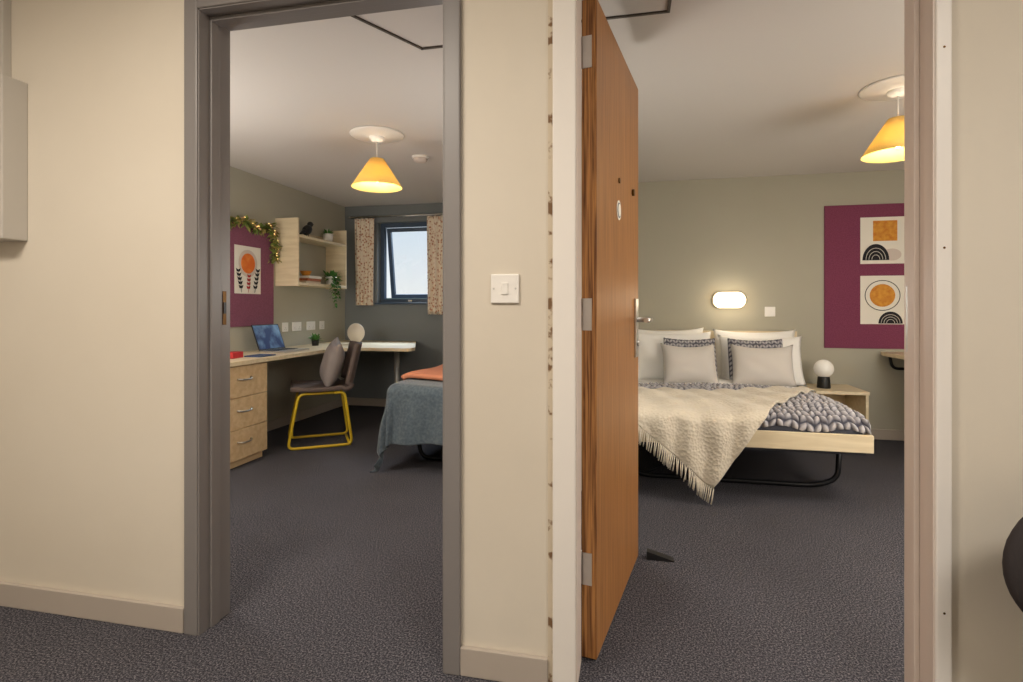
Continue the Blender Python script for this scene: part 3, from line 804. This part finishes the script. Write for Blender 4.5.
# bedside table
g=group('bedside_table',(1.60,4.8,0))
tx0,tx1,ty0,ty1=1.42,1.80,4.62,5.055
TZ=0.455
box('top',tx0,tx1,ty0,ty1,TZ-0.025,TZ,m_birchp,g,bev=0.002)
box('side_left',tx0+0.005,tx0+0.025,ty0+0.01,ty1,0,TZ-0.025,m_birchp,g)
box('side_right',tx1-0.025,tx1-0.005,ty0+0.01,ty1,0,TZ-0.025,m_birchp,g)
box('shelf',tx0+0.025,tx1-0.025,ty0+0.02,ty1,0.16,0.18,m_birchp,g)
box('back',tx0+0.025,tx1-0.025,ty1-0.015,ty1,0.18,TZ-0.025,m_birchp,g)
g=group('globe_table_lamp',(1.53,4.8,TZ))
lathe('base',[(0,0),(0.048,0),(0.050,0.008),(0.044,0.085),(0.036,0.095),(0,0.095)],(1.535,4.80,TZ),m_blackp,g)
ball('globe',(1.535,4.80,TZ+0.155),0.074,m_globe,g)

# bulkhead wall light
g=group('wall_light',(0.86,RB,1.17))
def rr(cx,cz,w,h,r,n=8):
    out=[]
    for k,(sx,sz) in enumerate(((1,1),(-1,1),(-1,-1),(1,-1))):
        for j in range(n+1):
            a=math.pi/2*(k+j/n); out.append((cx+sx*(w/2-r)+r*math.cos(a),cz+sz*(h/2-r)+r*math.sin(a)))
    return out
prism('base_plate',rr(0.86,1.17,0.27,0.145,0.065),RB-0.02,RB,m_plast,g,axis='y')
prism('diffuser',rr(0.86,1.17,0.26,0.135,0.062),RB-0.065,RB-0.02,m_bulk,g,bev=0.01,axis='y')
l=bpy.data.lights.new('wall_light_lamp','POINT'); l.energy=1.6; l.color=(1.0,0.88,0.70); l.shadow_soft_size=0.08
o=bpy.data.objects.new('wall_light_lamp',l); o.location=(0.86,RB-0.18,1.17); sc.collection.objects.link(o); o.parent=g; o.matrix_parent_inverse=Matrix.Translation((-0.86,-RB,-1.17))
g=group('wall_socket.004',(1.2,RB,1.07))
box('plate',1.155,1.241,RB-0.009,RB,1.025,1.111,m_plast,g,bev=0.003)
box('rocker',1.190,1.206,RB-0.012,RB-0.009,1.055,1.080,m_plast,g)

# notice board right + prints
box('notice_board.001',1.626,2.50,RB-0.014,RB,0.76,1.97,m_purple,bev=0.002)
yb=RB-0.0145
g=group('abstract_print',(2.06,yb,1.66))
ox=0.025
box('sheet',1.875+ox,2.205+ox,yb-0.0015,yb,1.47,1.86,m_paper,g)
box('amber_block',1.97+ox,2.15+ox,yb-0.0025,yb-0.0015,1.66,1.83,m_amber,g)
disc('tan_pebble',(2.11+ox,yb-0.003,1.545),0.07,0.050,m_pink,g,th=0.001)
disc('black_mound',(1.99+ox,yb-0.0035,1.50),0.10,0.135,m_ink,g,th=0.001,a0=0,a1=math.pi)
for k in range(3):
    bm=bmesh.new(); q=0.03+0.022*k; sweep(bm,[(1.99+ox+q*math.cos(a),yb-0.0045,1.505+1.3*q*math.sin(a)) for a in [j*math.pi/14 for j in range(15)]],0.0022,4); fin('mound_line_%d'%k,bm,m_paper,g)
g=group('abstract_print.001',(2.06,yb,1.17))
box('sheet',1.875+ox,2.205+ox,yb-0.0015,yb,0.965,1.37,m_paper,g)
disc('amber_sun',(2.04+ox,yb-0.002,1.205),0.095,0.095,m_amber,g,th=0.001)
bm=bmesh.new(); sweep(bm,[(2.04+ox+0.13*math.cos(a),yb-0.003,1.205+0.125*math.sin(a)) for a in [k*2*math.pi/40 for k in range(40)]],0.003,4,closed=True); fin('thin_ring',bm,m_ink,g)
disc('black_mound',(2.10+ox,yb-0.0025,0.97),0.09,0.10,m_ink,g,th=0.001,a0=0,a1=math.pi)
for k in range(3):
    bm=bmesh.new(); rr_=0.03+0.02*k; sweep(bm,[(2.10+ox+rr_*math.cos(a),yb-0.0035,0.975+rr_*math.sin(a)) for a in [j*math.pi/14 for j in range(15)]],0.002,4); fin('mound_line_%d'%k,bm,m_paper,g)

# right room desk (end visible beside door frame)
g=group('desk.001',(2.35,4.3,0))
prism('top',[(2.06,RB-0.002),(2.03,4.95),(2.05,4.6),(2.12,4.2),(2.14,3.0),(RX-0.002,3.0),(RX-0.002,RB-0.002)],DZ-0.028,DZ,m_birchp,g)
box('end_panel_near',2.18,RX-0.02,3.02,3.04,0,DZ-0.028,m_birchz,g)
tube('bracket',[(2.12,RB-0.012,DZ-0.028),(2.14,RB-0.012,DZ-0.14),(2.40,RB-0.012,DZ-0.14)],0.012,m_black,g)

# ---------------------------------------------------------------- outside
box('distant_rooftops',-25,10,30,34,-6,1.7,M('roofs_green_grey',(130,148,134),0.9))
box('outdoor_ground',-40,40,7,80,-6.2,-6.0,M('outdoor_grass',(90,104,80),0.9))

# ---------------------------------------------------------------- lights
def area(nm,loc,size,energy,col,rot=(0,0,0),sy=None):
    l=bpy.data.lights.new(nm,'AREA'); l.energy=energy; l.color=col; l.size=size
    if sy: l.shape='RECTANGLE'; l.size_y=sy
    o=bpy.data.objects.new(nm,l); o.location=loc; o.rotation_euler=rot; sc.collection.objects.link(o); return o
def ceil_panel(nm,x,y,z,w,d,energy,col):
    g=group(nm,(x,y,z)); box('housing',x-w/2-0.02,x+w/2+0.02,y-d/2-0.02,y+d/2+0.02,z-0.03,z,m_plast,g,bev=0.004)
    o=area(nm+'_lamp',(x,y,z-0.035),w,energy,col,sy=d); o.parent=g; o.matrix_parent_inverse=Matrix.Translation((-x,-y,-z))
def floor_lamp(nm,x,y,h,energy,col,R=0.28):  # added fill light on a stand, kept out of view to brighten a room
    g=group(nm,(x,y,0))
    lathe('base',[(0,0),(0.11,0),(0.11,0.015),(0.02,0.025),(0,0.025)],(x,y,0),m_black,g)
    cyl('stem',(x,y,0.02),(x,y,h-R-0.01),0.011,m_black,g)
    lathe('cup',[(0.012,h-R-0.02),(0.05,h-R-0.015),(0.055,h-R-0.01)],(x,y,0),m_black,g)
    l=bpy.data.lights.new(nm+'_light','POINT'); l.energy=energy; l.color=col; l.shadow_soft_size=R
    o=bpy.data.objects.new(nm+'_light',l); o.location=(x,y,h); sc.collection.objects.link(o)
    o.parent=g; o.matrix_parent_inverse=Matrix.Translation((-x,-y,0))
ceil_panel('ceiling_panel_light',-1.3,0.1,HC,0.9,0.5,53,(1.0,0.90,0.77))
ceil_panel('ceiling_panel_light.001',1.2,-0.2,HC,0.9,0.5,38,(1.0,0.94,0.86))
floor_lamp('floor_lamp',-2.6,2.25,1.35,36,(1.0,0.95,0.89))  # added fill for the left room, beyond the left jamb
floor_lamp('floor_lamp.001',2.3,2.15,1.00,44,(1.0,0.95,0.89),0.35)  # added fill, brightens the right room walls and ceiling from out of view
floor_lamp('floor_lamp.003',-0.155,2.72,1.15,12,(1.0,0.95,0.89),0.11)  # added fill hidden behind the door leaf, lights bed and pillows
floor_lamp('floor_lamp.002',-0.72,2.85,1.25,18,(1.0,0.95,0.89),0.25)  # added fill hidden by the pillar, for the left bed and ceiling
ceil_panel('fill_panel_light',1.95,2.25,H,0.7,0.7,22,(1.0,0.95,0.89))  # unseen panel added as extra fill for the right room
area('sky_daylight',(-2.4,6.9,2.95),1.4,190,(0.72,0.86,1.0),rot=(math.radians(-55),0,0),sy=1.0)
w=bpy.data.worlds.new('World'); sc.world=w; w.use_nodes=True
wn=w.node_tree; bg=wn.nodes['Background']; bg.inputs['Strength'].default_value=1.0
tcw=wn.nodes.new('ShaderNodeTexCoord'); sx=wn.nodes.new('ShaderNodeSeparateXYZ'); rw=wn.nodes.new('ShaderNodeValToRGB')
rw.color_ramp.elements[0].position=0.0; rw.color_ramp.elements[0].color=(0.93,0.95,0.93,1)
rw.color_ramp.elements[1].position=0.22; rw.color_ramp.elements[1].color=(0.60,0.78,0.95,1)
wn.links.new(tcw.outputs['Generated'],sx.inputs[0]); wn.links.new(sx.outputs['Z'],rw.inputs['Fac']); wn.links.new(rw.outputs['Color'],bg.inputs['Color'])

# ---------------------------------------------------------------- camera
cam=bpy.data.cameras.new('camera'); co=bpy.data.objects.new('camera',cam); sc.collection.objects.link(co)
co.location=(0,0,1.10); co.rotation_euler=(math.radians(90),0,math.radians(12.3))
cam.sensor_width=36; cam.lens=540/1023*36; cam.shift_y=-33/1023; cam.clip_start=0.05
sc.camera=co
